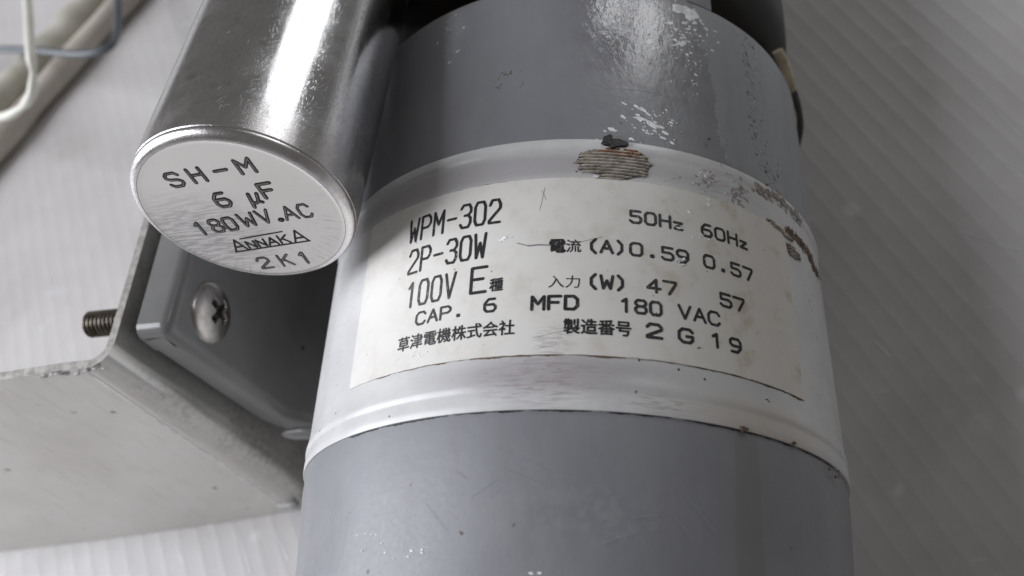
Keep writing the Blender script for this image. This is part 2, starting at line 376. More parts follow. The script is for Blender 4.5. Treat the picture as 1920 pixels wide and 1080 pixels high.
# dirt line caught along the sticker's lower and right edge and along the band's edges
V, F = [], []
def dirtline(fn, n, wid, R, pw=.5):
    pr = None
    for i in range(n+1):
        s, y, nx_, ny_ = fn(i/n)
        w_ = wid*max(0.0, pw+1.1*mnoise.noise(Vector((s*.45+wid*90, y*.45, 1.7)))+.5*mnoise.noise(Vector((s*2, y*2, 5))))
        a = len(V); V.extend([cyl((s-nx_*.02)/45, y-ny_*.02, R), cyl((s+nx_*w_)/45, y+ny_*w_, R)])
        if pr is not None and w_ > .004: F.append((pr, a, a+1, pr+1))
        pr = a
dirtline(lambda t: (s0+5+(s1-s0-5)*t, y0+.02+.10*mnoise.noise(Vector(((s0+5+(s1-s0-5)*t)*.8, 0, y0*.02))), 0, -1), 300, .20, 45.10, .7)
dirtline(lambda t: (s1-.0+(y1-1.5-(y1-1.5-y0)*t-y1)*(-.008)+.02, y1-1.5-(y1-1.5-y0)*t, 1, 0), 120, .13, 45.10, .5)
dirtline(lambda t: (s0+14+(s1-s0-16)*t, y1+.03, 0, 1), 200, .13, 45.10, .35)
obj('edge_dirt', V, F, EDGE_DIRT, mot, smooth=False)['kind'] = 'stuff'
V, F = [], []
dirtline(lambda t: (-25+80*t, -42.17, 0, -1), 400, .22, 44.92, .5)
dirtline(lambda t: (-35+70*t, .87, 0, 1), 300, .18, 44.80, .35)
obj('edge_dirt', V, F, TAR, mot, smooth=False)['kind'] = 'stuff'

# ---- stroke lettering (plotter-style capitals on a unit cell)
G = {
'0': [[(.2,0),(0,.2),(0,.8),(.2,1),(.8,1),(1,.8),(1,.2),(.8,0),(.2,0)]],
'1': [[(.2,.8),(.55,1),(.55,0)]],
'2': [[(0,.78),(.2,1),(.8,1),(1,.8),(1,.62),(0,.1),(0,0),(1,0)]],
'3': [[(0,.85),(.2,1),(.8,1),(1,.82),(1,.66),(.75,.53),(.4,.53)],[(.75,.53),(1,.38),(1,.18),(.8,0),(.2,0),(0,.15)]],
'4': [[(.7,0),(.7,1),(0,.3),(1,.3)]],
'5': [[(.95,1),(.05,1),(.05,.57),(.75,.57),(1,.42),(1,.17),(.8,0),(.2,0),(0,.15)]],
'6': [[(.9,1),(.35,1),(0,.65),(0,.2),(.2,0),(.8,0),(1,.2),(1,.38),(.8,.55),(.05,.55)]],
'7': [[(0,1),(1,1),(1,.85),(.45,0)]],
'8': [[(.25,.53),(.03,.7),(.03,.85),(.22,1),(.78,1),(.97,.85),(.97,.7),(.75,.53),(.25,.53),(0,.35),(0,.17),(.2,0),(.8,0),(1,.17),(1,.35),(.75,.53)]],
'9': [[(.1,0),(.65,0),(1,.35),(1,.8),(.8,1),(.2,1),(0,.82),(0,.62),(.2,.45),(.95,.45)]],
'W': [[(0,1),(.2,0),(.5,.62),(.8,0),(1,1)]],
'P': [[(0,0),(0,1),(.75,1),(1,.83),(1,.63),(.75,.47),(0,.47)]],
'M': [[(0,0),(0,1),(.5,.42),(1,1),(1,0)]],
'-': [[(.08,.5),(.92,.5)]],
'V': [[(0,1),(.5,0),(1,1)]],
'E': [[(1,1),(0,1),(0,0),(1,0)],[(0,.53),(.8,.53)]],
'C': [[(1,.8),(.8,1),(.25,1),(0,.75),(0,.25),(.25,0),(.8,0),(1,.2)]],
'A': [[(0,0),(.5,1),(1,0)],[(.2,.35),(.8,.35)]],
'.': [[(.42,.04),(.58,.04),(.58,.14),(.42,.14),(.42,.04)]],
'F': [[(0,0),(0,1),(1,1)],[(0,.52),(.8,.52)]],
'D': [[(0,0),(0,1),(.7,1),(1,.75),(1,.25),(.7,0),(0,0)]],
'H': [[(0,0),(0,1)],[(1,0),(1,1)],[(0,.53),(1,.53)]],
'z': [[(.0,.56),(.72,.56),(.0,.02),(.76,.02)]],
'G': [[(1,.8),(.8,1),(.25,1),(0,.75),(0,.25),(.25,0),(.8,0),(1,.2),(1,.46),(.55,.46)]],
'(': [[(.8,1.08),(.45,.75),(.45,.25),(.8,-.08)]],
')': [[(.2,1.08),(.55,.75),(.55,.25),(.2,-.08)]],
'S': [[(1,.82),(.78,1),(.22,1),(0,.82),(0,.66),(.22,.53),(.78,.47),(1,.34),(1,.18),(.78,0),(.22,0),(0,.18)]],
'N': [[(0,0),(0,1),(1,0),(1,1)]],
'K': [[(0,0),(0,1)],[(.95,1),(.05,.42)],[(.35,.6),(1,0)]],
'u': [[(.05,-.3),(.25,.75)],[(.13,.12),(.35,0),(.62,.1),(.85,.7)],[(.62,.1),(.85,0)]],
}
class Pen:
    def __init__(s, place): s.V, s.F, s.place, s.k = [], [], place, 0
    def ribbon(s, P, w):
        s.k += 1; e = (s.k % 9)*.002
        Q = []
        for a, b in zip(P, P[1:]):
            dx, dy = b[0]-a[0], b[1]-a[1]; L = math.hypot(dx, dy)
            m_ = max(1, int(L/.8))
            for i in range(m_): Q.append((a[0]+dx*i/m_, a[1]+dy*i/m_))
        Q.append(P[-1])
        for a, b in zip(Q, Q[1:]):
            dx, dy = b[0]-a[0], b[1]-a[1]; L = math.hypot(dx, dy) or 1
            nx_, ny_ = -dy/L*w/2, dx/L*w/2; k = len(s.V)
            s.V += [s.place(a[0]+nx_, a[1]+ny_, e), s.place(a[0]-nx_, a[1]-ny_, e), s.place(b[0]-nx_, b[1]-ny_, e), s.place(b[0]+nx_, b[1]+ny_, e)]
            s.F.append((k, k+1, k+2, k+3))
        for a in P:
            k = len(s.V); r = w/2*random.uniform(.94, 1.06)
            s.V += [s.place(a[0]+r*math.cos(t*math.pi/4), a[1]+r*math.sin(t*math.pi/4), e+.001) for t in range(8)]
            s.F.append(tuple(range(k, k+8)))
    def glyph(s, ch, x, y, w, h, pen, slant=0.0):
        for st in G[ch]:
            P = [(x+p[0]*w+slant*p[1]*h+random.uniform(-.012, .012), y+p[1]*h+random.uniform(-.012, .012)) for p in st]
            s.ribbon(P, pen)
    def row(s, text, x0, x1, y, h, pen, fill=.72):
        n = len(text); adv = (x1-x0)/(n-1+fill); w = adv*fill
        for i, ch in enumerate(text):
            if ch != ' ': s.glyph(ch, x0+i*adv, y, w, h, pen)
D45 = math.radians(1)*45
pen = Pen(lambda s, y, e: cyl(s/45, y, R_L+.03+e))
def row(t, p0, p1, y, h, wd, fill=.72): pen.row(t, p0*D45, p1*D45, y, h, wd*1.14, fill if len(t) > 1 else 1.0)
row('WPM-302', -20.7, -1.0, -13.25, 3.95, .40, .70)
row('2P-30W', -20.0, -3.5, -18.85, 3.95, .40, .70)
row('100V', -19.6, -9.0, -24.6, 3.95, .38, .68)
row('E', -5.7, -2.9, -24.5, 4.0, .44)
row('CAP.', -16.7, -6.8, -27.85, 1.9, .32, .74)
row('6', -2.8, -.8, -27.7, 1.9, .36)
row('MFD', 5.7, 13.5, -27.9, 1.95, .42, .72)
row('180', 20.8, 28.0, -27.9, 1.95, .38, .72)
row('VAC', 31.3, 39.2, -27.75, 1.95, .36, .76)
row('50Hz', 22.9, 33.2, -13.5, 1.95, .38, .70)
row('60Hz', 36.9, 47.6, -13.5, 1.95, .38, .70)
row('(A)', 14.9, 22.2, -18.9, 1.95, .38, .80)
row('0.59', 22.8, 33.6, -18.9, 1.95, .38, .72)
row('0.57', 36.9, 47.8, -18.75, 1.95, .38, .72)
row('(W)', 14.9, 22.2, -24.55, 1.95, .40, .80)
row('47', 25.7, 30.9, -24.4, 1.95, .38, .78)
row('57', 39.8, 45.0, -24.4, 1.95, .38, .78)
row('2', 25.4, 27.9, -31.3, 1.95, .42, .99)
row('G', 31.1, 33.6, -31.3, 1.95, .40, .99)
row('19', 37.2, 43.4, -31.1, 1.95, .40, .56)
obj('printed_letters', pen.V, pen.F, INK, sticker, smooth=False)
def kanji(text, p0, p1, yb, h, bold):
    cu = bpy.data.curves.new('kanji', 'FONT'); cu.body = text; cu.size = 1.0; cu.resolution_u = 3; cu.fill_mode = 'FRONT'
    o = bpy.data.objects.new('kanji', cu); COL.objects.link(o)
    dg = bpy.context.evaluated_depsgraph_get(); dg.update(); me = o.evaluated_get(dg).to_mesh()
    v = [tuple(q.co) for q in me.vertices]; f = [tuple(p.vertices) for p in me.polygons]
    o.evaluated_get(dg).to_mesh_clear(); bpy.data.objects.remove(o); bpy.data.curves.remove(cu)
    if not v: return
    xa, xb = min(q[0] for q in v), max(q[0] for q in v); ya, yb_ = min(q[1] for q in v), max(q[1] for q in v)
    a, b_ = p0*D45, p1*D45
    W = [cyl((a+(q[0]-xa)/(xb-xa)*(b_-a))/45, yb+(q[1]-ya)/(yb_-ya)*h, R_L+.035) for q in v]
    for j, (dx, dy) in enumerate([(0, 0)]+([(bold, 0), (-bold, 0), (0, bold), (0, -bold)] if bold > 0 else [])):
        k = len(KV); KF.extend([tuple(i+k for i in t) for t in f])
        KV.extend([cyl((a+(q[0]-xa)/(xb-xa)*(b_-a)+dx)/45, yb+(q[1]-ya)/(yb_-ya)*h+dy, R_L+.035+j*.002) for q in v])
KV, KF = [], []
kanji('電', 8.5, 11.2, -19.0, 2.05, .12); kanji('流', 11.4, 14.0, -19.0, 2.05, .03); kanji('入力', 8.4, 13.9, -24.65, 1.95, 0)
kanji('種', -2.1, .3, -24.6, 2.0, .07); kanji('草津電機株式会社', -20.4, 2.8, -31.5, 2.2, .05); kanji('製造番号', 11.2, 22.6, -31.55, 2.2, .07)
kj = obj('printed_kanji', KV, KF, INK, sticker, smooth=False)

# ---- wear on the motor: chips, bare ribbed patches, smears
def blob(cx_, cy_, rx, ry, R, Vl, Fl, n=9, th=.05, jag=.45, rot=0.0):   # irregular flat flake on the cylinder
    k = len(Vl); ca, sa = math.cos(rot), math.sin(rot)
    ring = []
    for i in range(n):
        a = 2*math.pi*i/n; q = 1+random.uniform(-jag, jag*.6); dx, dy = rx*q*math.cos(a), ry*q*math.sin(a)
        ring.append((cx_+dx*ca-dy*sa, cy_+dx*sa+dy*ca))
    for (s, y) in ring: Vl.append(cyl(s/45, y, R-.03))
    for (s, y) in ring: Vl.append(cyl((cx_+(s-cx_)*.92)/45, cy_+(y-cy_)*.92, R+th))
    for i in range(n): Fl.append((k+i, k+(i+1) % n, k+n+(i+1) % n, k+n+i))
    Fl.append(tuple(range(k+n, k+2*n)))
def bandR(y): return 45.32 if y > -.75 else 45.07
def bflakes(px, py, spx, spy, cnt, rmin, rmax, Vl, Fl, rot=0.0, asp=1.6):
    for _ in range(cnt):
        a, y = surf(px+random.gauss(0, spx), py+random.gauss(0, spy), 45.1); r = random.uniform(rmin, rmax)
        blob(a*45, y, r*asp, r, bandR(y), Vl, Fl, random.randint(6, 9), th=.02, rot=rot+random.uniform(-.4, .4))
def flakes(px, py, spx, spy, cnt, rmin, rmax, R, Vl, Fl, rot=0.0, asp=1.6):
    for _ in range(cnt):
        a, y = surf(px+random.gauss(0, spx), py+random.gauss(0, spy), R); r = rmin*.7+(rmax*1.25-rmin*.7)*random.random()**2.2
        if y > 33.4: continue
        blob(a*45, y, r*asp*random.uniform(.6, 1.5), r, R, Vl, Fl, random.randint(5, 10), jag=.6, rot=rot+random.uniform(-.4, .4))
V, F = [], []
for (x, y, r, asp) in ((1148,243,.62,1.4),(1168,219,.5,1.3),(1200,223,.75,1.7),(1222,233,.8,1.9),(1238,238,.6,1.6),(1247,249,.5,1.7),(1206,205,.45,2.4),(1196,202,.4,2.2),(1217,215,.4,1.8),(1228,246,.35,1.6),(1243,259,.32,2),(1260,268,.32,2),(1184,261,.4,1.5),(1170,194,.25,2.5),(1258,230,.3,1.7),(1120,262,.3,1.5),(1134,246,.25,1.2)):
    a, yy = surf(x, y, 44.7); blob(a*45, yy, r*.85*asp, r*.68, 44.7, V, F, 9, rot=-.35+random.uniform(-.3, .3))
flakes(1225, 240, 24, 18, 60, .07, .2, 44.7, V, F, -.4)
flakes(1290, 88, 26, 34, 100, .08, .24, 44.7, V, F, -.2, 1.3)
flakes(1300, 60, 22, 16, 18, .14, .34, 44.7, V, F, -.2, 1.4)
a, yy = surf(1296, 26, 44.7); blob(a*45, yy, 1.9, 1.5, 44.7, V, F, 15, jag=.4); 
a, yy = surf(1272, 16, 44.7); blob(a*45, yy, 1.5, 1.3, 44.7, V, F, 13, jag=.4)
flakes(1265, 60, 30, 26, 50, .1, .4, 44.7, V, F, .5, 1.5); flakes(840, 60, 9, 28, 22, .06, .2, 44.7, V, F, .2)
q = obj('paint_chips', V, F, CHIP, mot, smooth=False); q['kind'] = 'stuff'; q['label'] = 'white flakes and chips in the grey paint'
V, F = [], []; V2, F2 = [], []
PT = [(1372, 30), (1392, 80), (1402, 140), (1404, 200), (1412, 260), (1428, 310), (1442, 335)]
for i_ in range(170):
    t = random.random()*5.99; i = int(t); q = t-i; x = PT[i][0]*(1-q)+PT[i+1][0]*q+abs(random.gauss(0, 14))-4; y = PT[i][1]*(1-q)+PT[i+1][1]*q+random.gauss(0, 6)
    if i_ % 3: flakes(x, y, 1, 1, 1, .06, .26, 44.7, V, F, -.9, 2.6)
    else: flakes(x, y, 1, 1, 1, .05, .18, 44.7, V2, F2, -.9, 2.4)
q = obj('torn_paint_edge', V, F, flat('torn_paint', (.30, .32, .34), .35, scale=900), mot, smooth=False); q['kind'] = 'stuff'
q = obj('torn_paint_edge', V2, F2, flat('dark_crack', (.05, .045, .042), .6, scale=900), mot, smooth=False); q['kind'] = 'stuff'
V, F = [], []
flakes(692, 998, 16, 14, 14, .06, .22, 44.0, V, F, .3, 1.5); flakes(745, 1030, 20, 8, 8, .06, .2, 43.9, V, F); flakes(790, 1028, 8, 10, 8, .06, .22, 43.9, V, F)
flakes(1003, 1078, 8, 2, 4, .1, .2, 43.7, V, F)
q = obj('paint_chips', V, F, CHIP, mot, smooth=False); q['kind'] = 'stuff'
V, F = [], []
flakes(947, 140, 5, 4, 14, .06, .17, 44.7, V, F); flakes(950, 150, 30, 18, 16, .03, .08, 44.7, V, F); flakes(938, 162, 3, 3, 4, .06, .1, 44.7, V, F)
flakes(864, 1000, 2, 2, 3, .1, .2, 43.95, V, F); flakes(836, 825, 1, 1, 1, .12, .14, 44.6, V, F); flakes(1000, 900, 260, 70, 16, .03, .08, 44.3, V, F)
flakes(1583, 900, 4, 12, 5, .08, .2, 44.6, V, F); flakes(1015, 720, 90, 30, 10, .04, .09, 45.1, V, F); flakes(1440, 752, 2, 2, 2, .15, .25, 45.1, V, F)
flakes(1310, 655, 2, 2, 1, .12, .14, 45.2, V, F); flakes(1010, 738, 8, 2, 4, .1, .25, 45.15, V, F)
for px, py in ((1535, 520), (1395, 806), (1488, 834), (1555, 880), (1570, 893), (1572, 884), (1330, 262), (1440, 345)): flakes(px, py, 2, 2, 3, .1, .28, 45.35, V, F)
q = obj('dirt_specks', V, F, EDGE_DIRT, mot, smooth=False); q['kind'] = 'stuff'

def ribpatch(rows, R, pitch_, mtl, name, label):     # ribbed bare steel: rows = list of (y, phi0, phi1) deg, jagged ends
    V, F = [], []
    for (y, a0, a1) in rows:
        n = max(4, int((a1-a0)*1.6)); k = len(V)
        for i in range(n+1):
            t = i/n; a = math.radians(a0+(a1-a0)*t); q = .0 if 0 < i < n else 1
            hh = .26*(1-.5*random.random()*(random.random() < .25))
            V += [cyl(a, y-pitch_*.36, R+.02), cyl(a, y-pitch_*.14, R+.02+hh*(1-q)), cyl(a, y+pitch_*.14, R+.02+hh*(1-q)), cyl(a, y+pitch_*.36, R+.02)]
        for i in range(n):
            for j in range(3): F.append((k+4*i+j, k+4*i+4+j, k+4*i+5+j, k+4*i+1+j))
    o = obj(name, V, F, mtl, mot, smooth=False); o['label'] = label
    V, F = [], []; top, bot = [], []
    for (y, a0, a1) in rows: top.append((a1-.15, y)); bot.append((a0+.15, y))
    loop = bot+top[::-1]
    loop = [(bot[0][0], rows[0][0]+pitch_*.4)]+bot+[(bot[-1][0], rows[-1][0]-pitch_*.4), (top[-1][0], rows[-1][0]-pitch_*.4)]+top[::-1]+[(top[0][0], rows[0][0]+pitch_*.4)]
    for i in range(len(rows)-1):
        y0_, y1_ = rows[i][0], rows[i+1][0]; n = 12; k = len(V)
        for j in range(n+1):
            t = j/n; V += [cyl(math.radians(rows[i][1]+(rows[i][2]-rows[i][1])*t), y0_, R+.03), cyl(math.radians(rows[i+1][1]+(rows[i+1][2]-rows[i+1][1])*t), y1_, R+.03)]
        for j in range(n): F.append((k+2*j, k+2*j+2, k+2*j+3, k+2*j+1))
    b = obj('groove_floor', V, F, GROOVE, o, smooth=False)
    return o
def prow(px0, px1, pys):      # rows from photo extents
    out = []
    for (x0, x1, y) in pys:
        a0, yy = surf(x0, y, 45.1); a1, y2 = surf(x1, y+ (x1-x0)*.02, 45.1); out.append((yy, math.degrees(a0), math.degrees(a1)))
    return out
L = [(1100,1205,281),(1090,1214,287),(1087,1219,293),(1081,1221,299),(1083,1222,305),(1080,1219,311),(1087,1213,317),(1092,1204,323),(1117,1194,329),(1122,1180,334)]
rows = prow(0, 0, L); ya, yb = rows[0][0], rows[-1][0]
rows = [(ya+(yb-ya)*i/9, r[1]+random.uniform(-1.1, 1.1), r[2]+random.uniform(-1.1, 1.1)) for i, r in enumerate(rows)]
ribpatch(rows, 45.1, abs(yb-ya)/9, BARE, 'bare_patch', 'bare ribbed steel patch above the sticker')
V, F = [], []
for x, y, rx, ry in ((1150, 281, 1.6, .5), (1180, 283, 1.4, .55), (1165, 289, 1.5, .4), (1195, 288, .7, .4), (1130, 283, .8, .3)):
    a, yy = surf(x, y, 45.3); blob(a*45, yy, rx, ry, 45.26, V, F, 14, .03, .4)
obj('rust_stain', V, F, RUST, mot, smooth=False)['kind'] = 'stuff'
V, F = [], []
a, yy = surf(1152, 271, 45.3); blob(a*45, yy, 1.75, .85, 45.35, V, F, 14, .35, .3)
a, yy = surf(1141, 263, 45.3); blob(a*45, yy, .75, .95, 45.3, V, F, 9, .45, .35)
a, yy = surf(1168, 272, 45.3); blob(a*45, yy, .9, .5, 45.35, V, F, 9, .4, .35)
obj('tar_blob', V, F, TAR, mot, smooth=False)['label'] = 'black tar blob over the upper band lip'
# right-hand worn patches
V, F = [], []
PT = [(1412, 352), (1426, 356), (1444, 366), (1464, 378), (1484, 396), (1500, 416)]
for _ in range(130):
    t = random.random()*4.99; i = int(t); q = t-i; x = PT[i][0]*(1-q)+PT[i+1][0]*q; y = PT[i][1]*(1-q)+PT[i+1][1]*q
    bflakes(x, y, 1.5, 3.5, 1, .15, .42, V, F, -.6, 2.2)
q = obj('worn_paint', V, F, SCUFF, mot, smooth=False); q['kind'] = 'stuff'
def diag(lines, name, label):
    rows = []
    for (xa, ya, xb, yb) in lines:
        pa = surf(xa, ya, 45.1); pb = surf(xb, yb, 45.1); rows.append((pa[1], math.degrees(pa[0]), math.degrees(pb[0])))
    ribpatch(rows, 45.15, .52, BARE, name, label)
diag([(1437, 410, 1452, 411), (1441, 416, 1468, 419), (1446, 422, 1476, 428), (1456, 429, 1482, 437), (1466, 437, 1486, 446)], 'bare_patch', 'small ribbed bare patch beside the sticker corner')
diag([(1474, 456, 1490, 464), (1476, 462, 1498, 473), (1477, 468, 1500, 480), (1479, 474, 1494, 482)], 'bare_patch', 'ribbed bare patch right of the sticker edge')
V, F = [], []
PT = [(1474, 434), (1484, 440), (1496, 449), (1507, 462), (1516, 476), (1523, 490), (1528, 503), (1532, 514)]
for _ in range(190):
    t = 6.99*random.random()**1.2; i = int(t); q = t-i; x = PT[i][0]*(1-q)+PT[i+1][0]*q; y = PT[i][1]*(1-q)+PT[i+1][1]*q
    a, yy = surf(x+random.gauss(0, 1.8), y+random.gauss(0, 3.6*(1-t/9)), 45.1); blob(a*45, yy, random.uniform(.3, .8), random.uniform(.12, .28), 45.1, V, F, 8, .02, .4, -.9)
q = obj('rust_stain', V, F, BROWN, mot, smooth=False); q['kind'] = 'stuff'
V, F = [], []
bflakes(1327, 333, 8, 8, 46, .08, .26, V, F, -.3); bflakes(1383, 362, 12, 9, 60, .08, .30, V, F, -.4); flakes(1290, 345, 50, 12, 12, .03, .08, 45.1, V, F)
flakes(1362, 322, 22, 6, 8, .05, .14, 45.3, V, F, -.5)
q = obj('scuffs', V, F, SCUFF2, mot, smooth=False); q['kind'] = 'stuff'
V, F = [], []
bflakes(1322, 330, 9, 8, 22, .06, .16, V, F); bflakes(1380, 362, 16, 8, 10, .05, .12, V, F); bflakes(1115, 331, 3, 2, 3, .12, .3, V, F); bflakes(1130, 300, 30, 12, 5, .06, .14, V, F)
flakes(945, 447, 6, 2.5, 12, .07, .2, R_L+.02, V, F, .1); flakes(1272, 427, 4, 4, 8, .06, .14, R_L+.06, V, F); flakes(1278, 488, 4, 4, 8, .06, .14, R_L+.06, V, F); flakes(1310, 445, 12, 4, 8, .04, .12, R_L+.02, V, F)
flakes(1295, 398, 4, 1.5, 3, .08, .18, R_L+.02, V, F); flakes(1328, 380, 2, 3, 3, .15, .25, R_L+.02, V, F); flakes(783, 664, 6, 5, 9, .06, .16, R_L+.02, V, F)
q = obj('sticker_nicks', V, F, CHIP, mot, smooth=False); q['kind'] = 'stuff'
# pencil-like scratch across the sticker, scratch arc on the upper paint
pen2 = Pen(lambda s, y, e: cyl(s/45, y, R_L+.02+e))
P = [surf(x, y, R_L) for x, y in ((970, 456), (990, 461), (1012, 459), (1034, 460), (1060, 459), (1096, 452), (1130, 444))]
pen2.ribbon([(a*45, y) for a, y in P[:4]], .16); pen2.ribbon([(a*45, y) for a, y in P[1:4]], .26); pen2.ribbon([(a*45, y) for a, y in P[3:]], .06)
for (x0, y0_, x1, y1_) in ((1000, 634, 1060, 620), (1016, 645, 1046, 642), (1012, 652, 1040, 650), (1016, 357, 1024, 375), (1022, 352, 1012, 395)):
    P = [surf(x, y, R_L) for x, y in ((x0, y0_), ((x0+x1)/2, (y0_+y1_)/2-1), (x1, y1_))]; pen2.ribbon([(a*45, y) for a, y in P], .05)
obj('scratch', pen2.V, pen2.F, flat('scratch_grey', (.22, .21, .21), .6), sticker, smooth=False)
pen3 = Pen(lambda s, y, e: cyl(s/45, y, 44.73+e))
P = [surf(x, y, 44.7) for x, y in ((1135, 166), (1170, 167), (1210, 171), (1250, 181), (1296, 195))]
pen3.ribbon([(a*45, y) for a, y in P], .06)
obj('scratch', pen3.V, pen3.F, flat('scratch_pale', (.3, .3, .31), .5), mot, smooth=False)

pen3 = Pen(lambda s, y, e: cyl(s/45, y, 44.62-max(0, -50-y)*.045+e))
for i in range(14):
    a_, y_ = random.uniform(-20, 45), random.uniform(-60, -45); L_ = random.uniform(1, 7); th = random.gauss(0, .5)
    pen3.ribbon([(a_, y_), (a_+L_*math.cos(th)*.5, y_+L_*math.sin(th)*.5+.1), (a_+L_*math.cos(th), y_+L_*math.sin(th))], random.uniform(.03, .06))
q = obj('fine_scratches', pen3.V, pen3.F, flat('scratch_grey_paint', (.30, .305, .31), .5), mot, smooth=False); q['kind'] = 'stuff'

# ---- pump end, ear, lead
V, F, U = lathe_y([(35.0, 31), (44, 31), (45.2, 33), (46.0, 40.5), (47.0, 42.2), (48.5, 43.6), (50.5, 44.6), (53, 45.0), (58, 45.2), (116, 45.2), (118, 44), (118, 0)], 160)  # unseen far end lengthened to push its shadow edge off the visible floor
obj('pump_head', V, F, BLACKP, mot, uvs=U)['label'] = 'dark rounded pump head behind the motor'
p0 = onplane(1337, 19, 1, 34.8); p1 = onplane(1290, 1, 1, 34.8)
a0 = math.atan2(p1.x, p1.z); a1 = math.atan2(p0.x, p0.z)
V = []
for y in (35.0, 62):
    for R in (36, 44.1):
        for a in (a0, (a0+a1)/2, a1): V.append(cyl(a, y, R))
F = [(0,1,4,3),(1,2,5,4),(6,9,10,7),(7,10,11,8),(3,4,10,9),(4,5,11,10),(0,6,7,1),(1,7,8,2),(0,3,9,6),(2,8,11,5)]
obj('mounting_ear', V, F, GREY, mot, smooth=False)
V, F = tube(spline([(43.0, 34.5, -14), (44.3, 36, -6), (44.6, 38.5, 0), (44.0, 41.5, 5), (42.5, 44, 9)]), 1.1, 12)
obj('lead_wire', V, F, CREAM, mot)['label'] = 'cream lead wire behind the motor end'
V, F = tube(spline([(43.2, 34.5, -18), (45.3, 36, -8), (45.4, 37.5, -3), (44.5, 39, 2)]), 1.2, 10)
obj('lead_wire', V, F, BLACKP, mot)

# ---- mounting foot (stamped pan bolted to the bracket)
def arcpts(cx_, cz_, r, a0, a1, n): return [(cx_+r*math.cos(math.radians(a0+(a1-a0)*i/n)), cz_+r*math.sin(math.radians(a0+(a1-a0)*i/n))) for i in range(n+1)]
FX = -64.6; TZ = 31.9
path = [(-71.5, TZ), (-69, TZ)] + arcpts(FX-2.2, TZ-2.2, 2.2, 90, 0, 7) + [(FX, 22), (FX, 10), (FX, 0)] + [(FX+10-10*math.cos(math.radians(t)), -8-10*math.sin(math.radians(t))) for t in range(0, 56, 11)] + [(-50.0, -22.6), (-43, -27.0), (-38.2, -29.5)]
nrm = []
for i in range(len(path)):
    a = path[max(i-1, 0)]; b_ = path[min(i+1, len(path)-1)]; tx, tz = b_[0]-a[0], b_[1]-a[1]; L_ = math.hypot(tx, tz); nrm.append((-tz/L_, tx/L_) if True else 0)
nrm = [(-n[0], -n[1]) if (n[0]*(1)+n[1]*.6) < 0 else n for n in nrm]
prof = [(0, 42), (0, 20), (0, 0), (0, -16.6)] + [(2.2-2.2*math.cos(math.radians(t)), -16.6-2.2*math.sin(math.radians(t))) for t in (15, 30, 45, 60, 75, 90)] + [(4.2, -18.95), (6.2, -19.1)]
V, F = [], []
for (x, z), (nx_, nz_) in zip(path, nrm):
    for (o_, y) in prof: V.append((x-nx_*o_, y, z-nz_*o_))
mq = len(prof)
for i in range(len(path)-1):
    for j in range(mq-1): F.append((i*mq+j, i*mq+j+1, (i+1)*mq+j+1, (i+1)*mq+j))
foot = obj('mounting_foot', V, F, FOOT, mot); foot['label'] = 'grey stamped mounting foot with rounded edges'
def ellipsoid(c_, r, n=16, m_=10, R3=None):
    V, F = [], []
    for i in range(m_+1):
        t = math.pi*i/m_
        for k in range(n):
            a = 2*math.pi*k/n; v = Vector((r[0]*math.sin(t)*math.cos(a), r[1]*math.sin(t)*math.sin(a), r[2]*math.cos(t)))
            if R3: v = R3 @ v
            V.append(tuple(Vector(c_)+v))
    for i in range(m_):
        for k in range(n): F.append((i*n+k, i*n+(k+1) % n, (i+1)*n+(k+1) % n, (i+1)*n+k))
    return V, F
c_ = onplane(572, 812, 0, -60.5)
V, F = ellipsoid(c_, (5.6, 1.3, 2.2)); obj('oval_blob', V, F, FOOT, mot)  # small flattened ellipsoid low on the foot

# ================================================================== BRACKET
br = thing('bracket', 'bent sheet steel bracket standing beside the grey motor, bolted to its foot', 'bracket', (-80, -20, FLOOR))
def off(x): return -5.0 - .0715*(-78.6-min(x, -70))
TH = 1.5; ro = 4.6
outer = [(-75.0, 62), (-75.0, 40), (-75.0, 20), (-75.0, 5), (-75.0, -8), (-75.0, -24.6+ro)]
outer += [(-75.0-ro+ro*math.cos(math.radians(-t)), -24.6+ro+ro*math.sin(math.radians(-t))) for t in (15, 30, 45, 60, 75, 90)]
outer += [(-84, -24.65), (-98, -25.6), (-130, -26.6), (-190, -27.5), (-260, -28)]
on = []
for i in range(len(outer)):
    a = outer[max(i-1, 0)]; b_ = outer[min(i+1, len(outer)-1)]; tx, ty = b_[0]-a[0], b_[1]-a[1]; L_ = math.hypot(tx, ty); on.append((-ty/L_*-1, tx/L_*-1))
inner = [(p[0]+n_[0]*-TH*-1*(-1 if False else 1), p[1]+n_[1]*TH) for p, n_ in zip(outer, on)]
inner = [(p[0]-abs(TH)*(1 if True else 0), p[1]) if p[1] > -24.6+ro else q for p, q in zip(outer, inner)]
def check(p, q): return q
fixed = []
for p, n_ in zip(outer, on):       # inner side lies towards -x / +y
    nn = Vector((n_[0], n_[1])); 
    if nn.x*(-1)+nn.y*1 < 0: nn = -nn
    fixed.append((p[0]+nn.x*TH, p[1]+nn.y*TH))
inner = fixed
zs = [32.0, 31.8, 20, 6, -10, -26, FLOOR+.05]
def shear(p, z): 
    k = (32-z)/77.6; wgt = min(1, max(0, (8-p[1])/28)); return (p[0], p[1]+off(p[0])*k*wgt, z)
V, F, FM = [], [], []
no = len(outer)
for z in zs:
    for p in outer: V.append(shear(p, z))
    for p in inner: V.append(shear(p, z))
for i in range(len(zs)-1):
    for k in range(no-1):
        a = i*2*no+k; F.append((a, a+1, a+2*no+1, a+2*no)); FM.append(0)
        a += no; F.append((a, a+1, a+2*no+1, a+2*no)); FM.append(0)
    for k in (0, no-1):
        a = i*2*no+k; F.append((a, a+no, a+3*no, a+2*no)); FM.append(1)
for k in range(no-1):
    F.append((k, k+1, no+k+1, no+k)); FM.append(1)
    a = (len(zs)-1)*2*no+k; F.append((a, a+1, a+no+1, a+no)); FM.append(1)
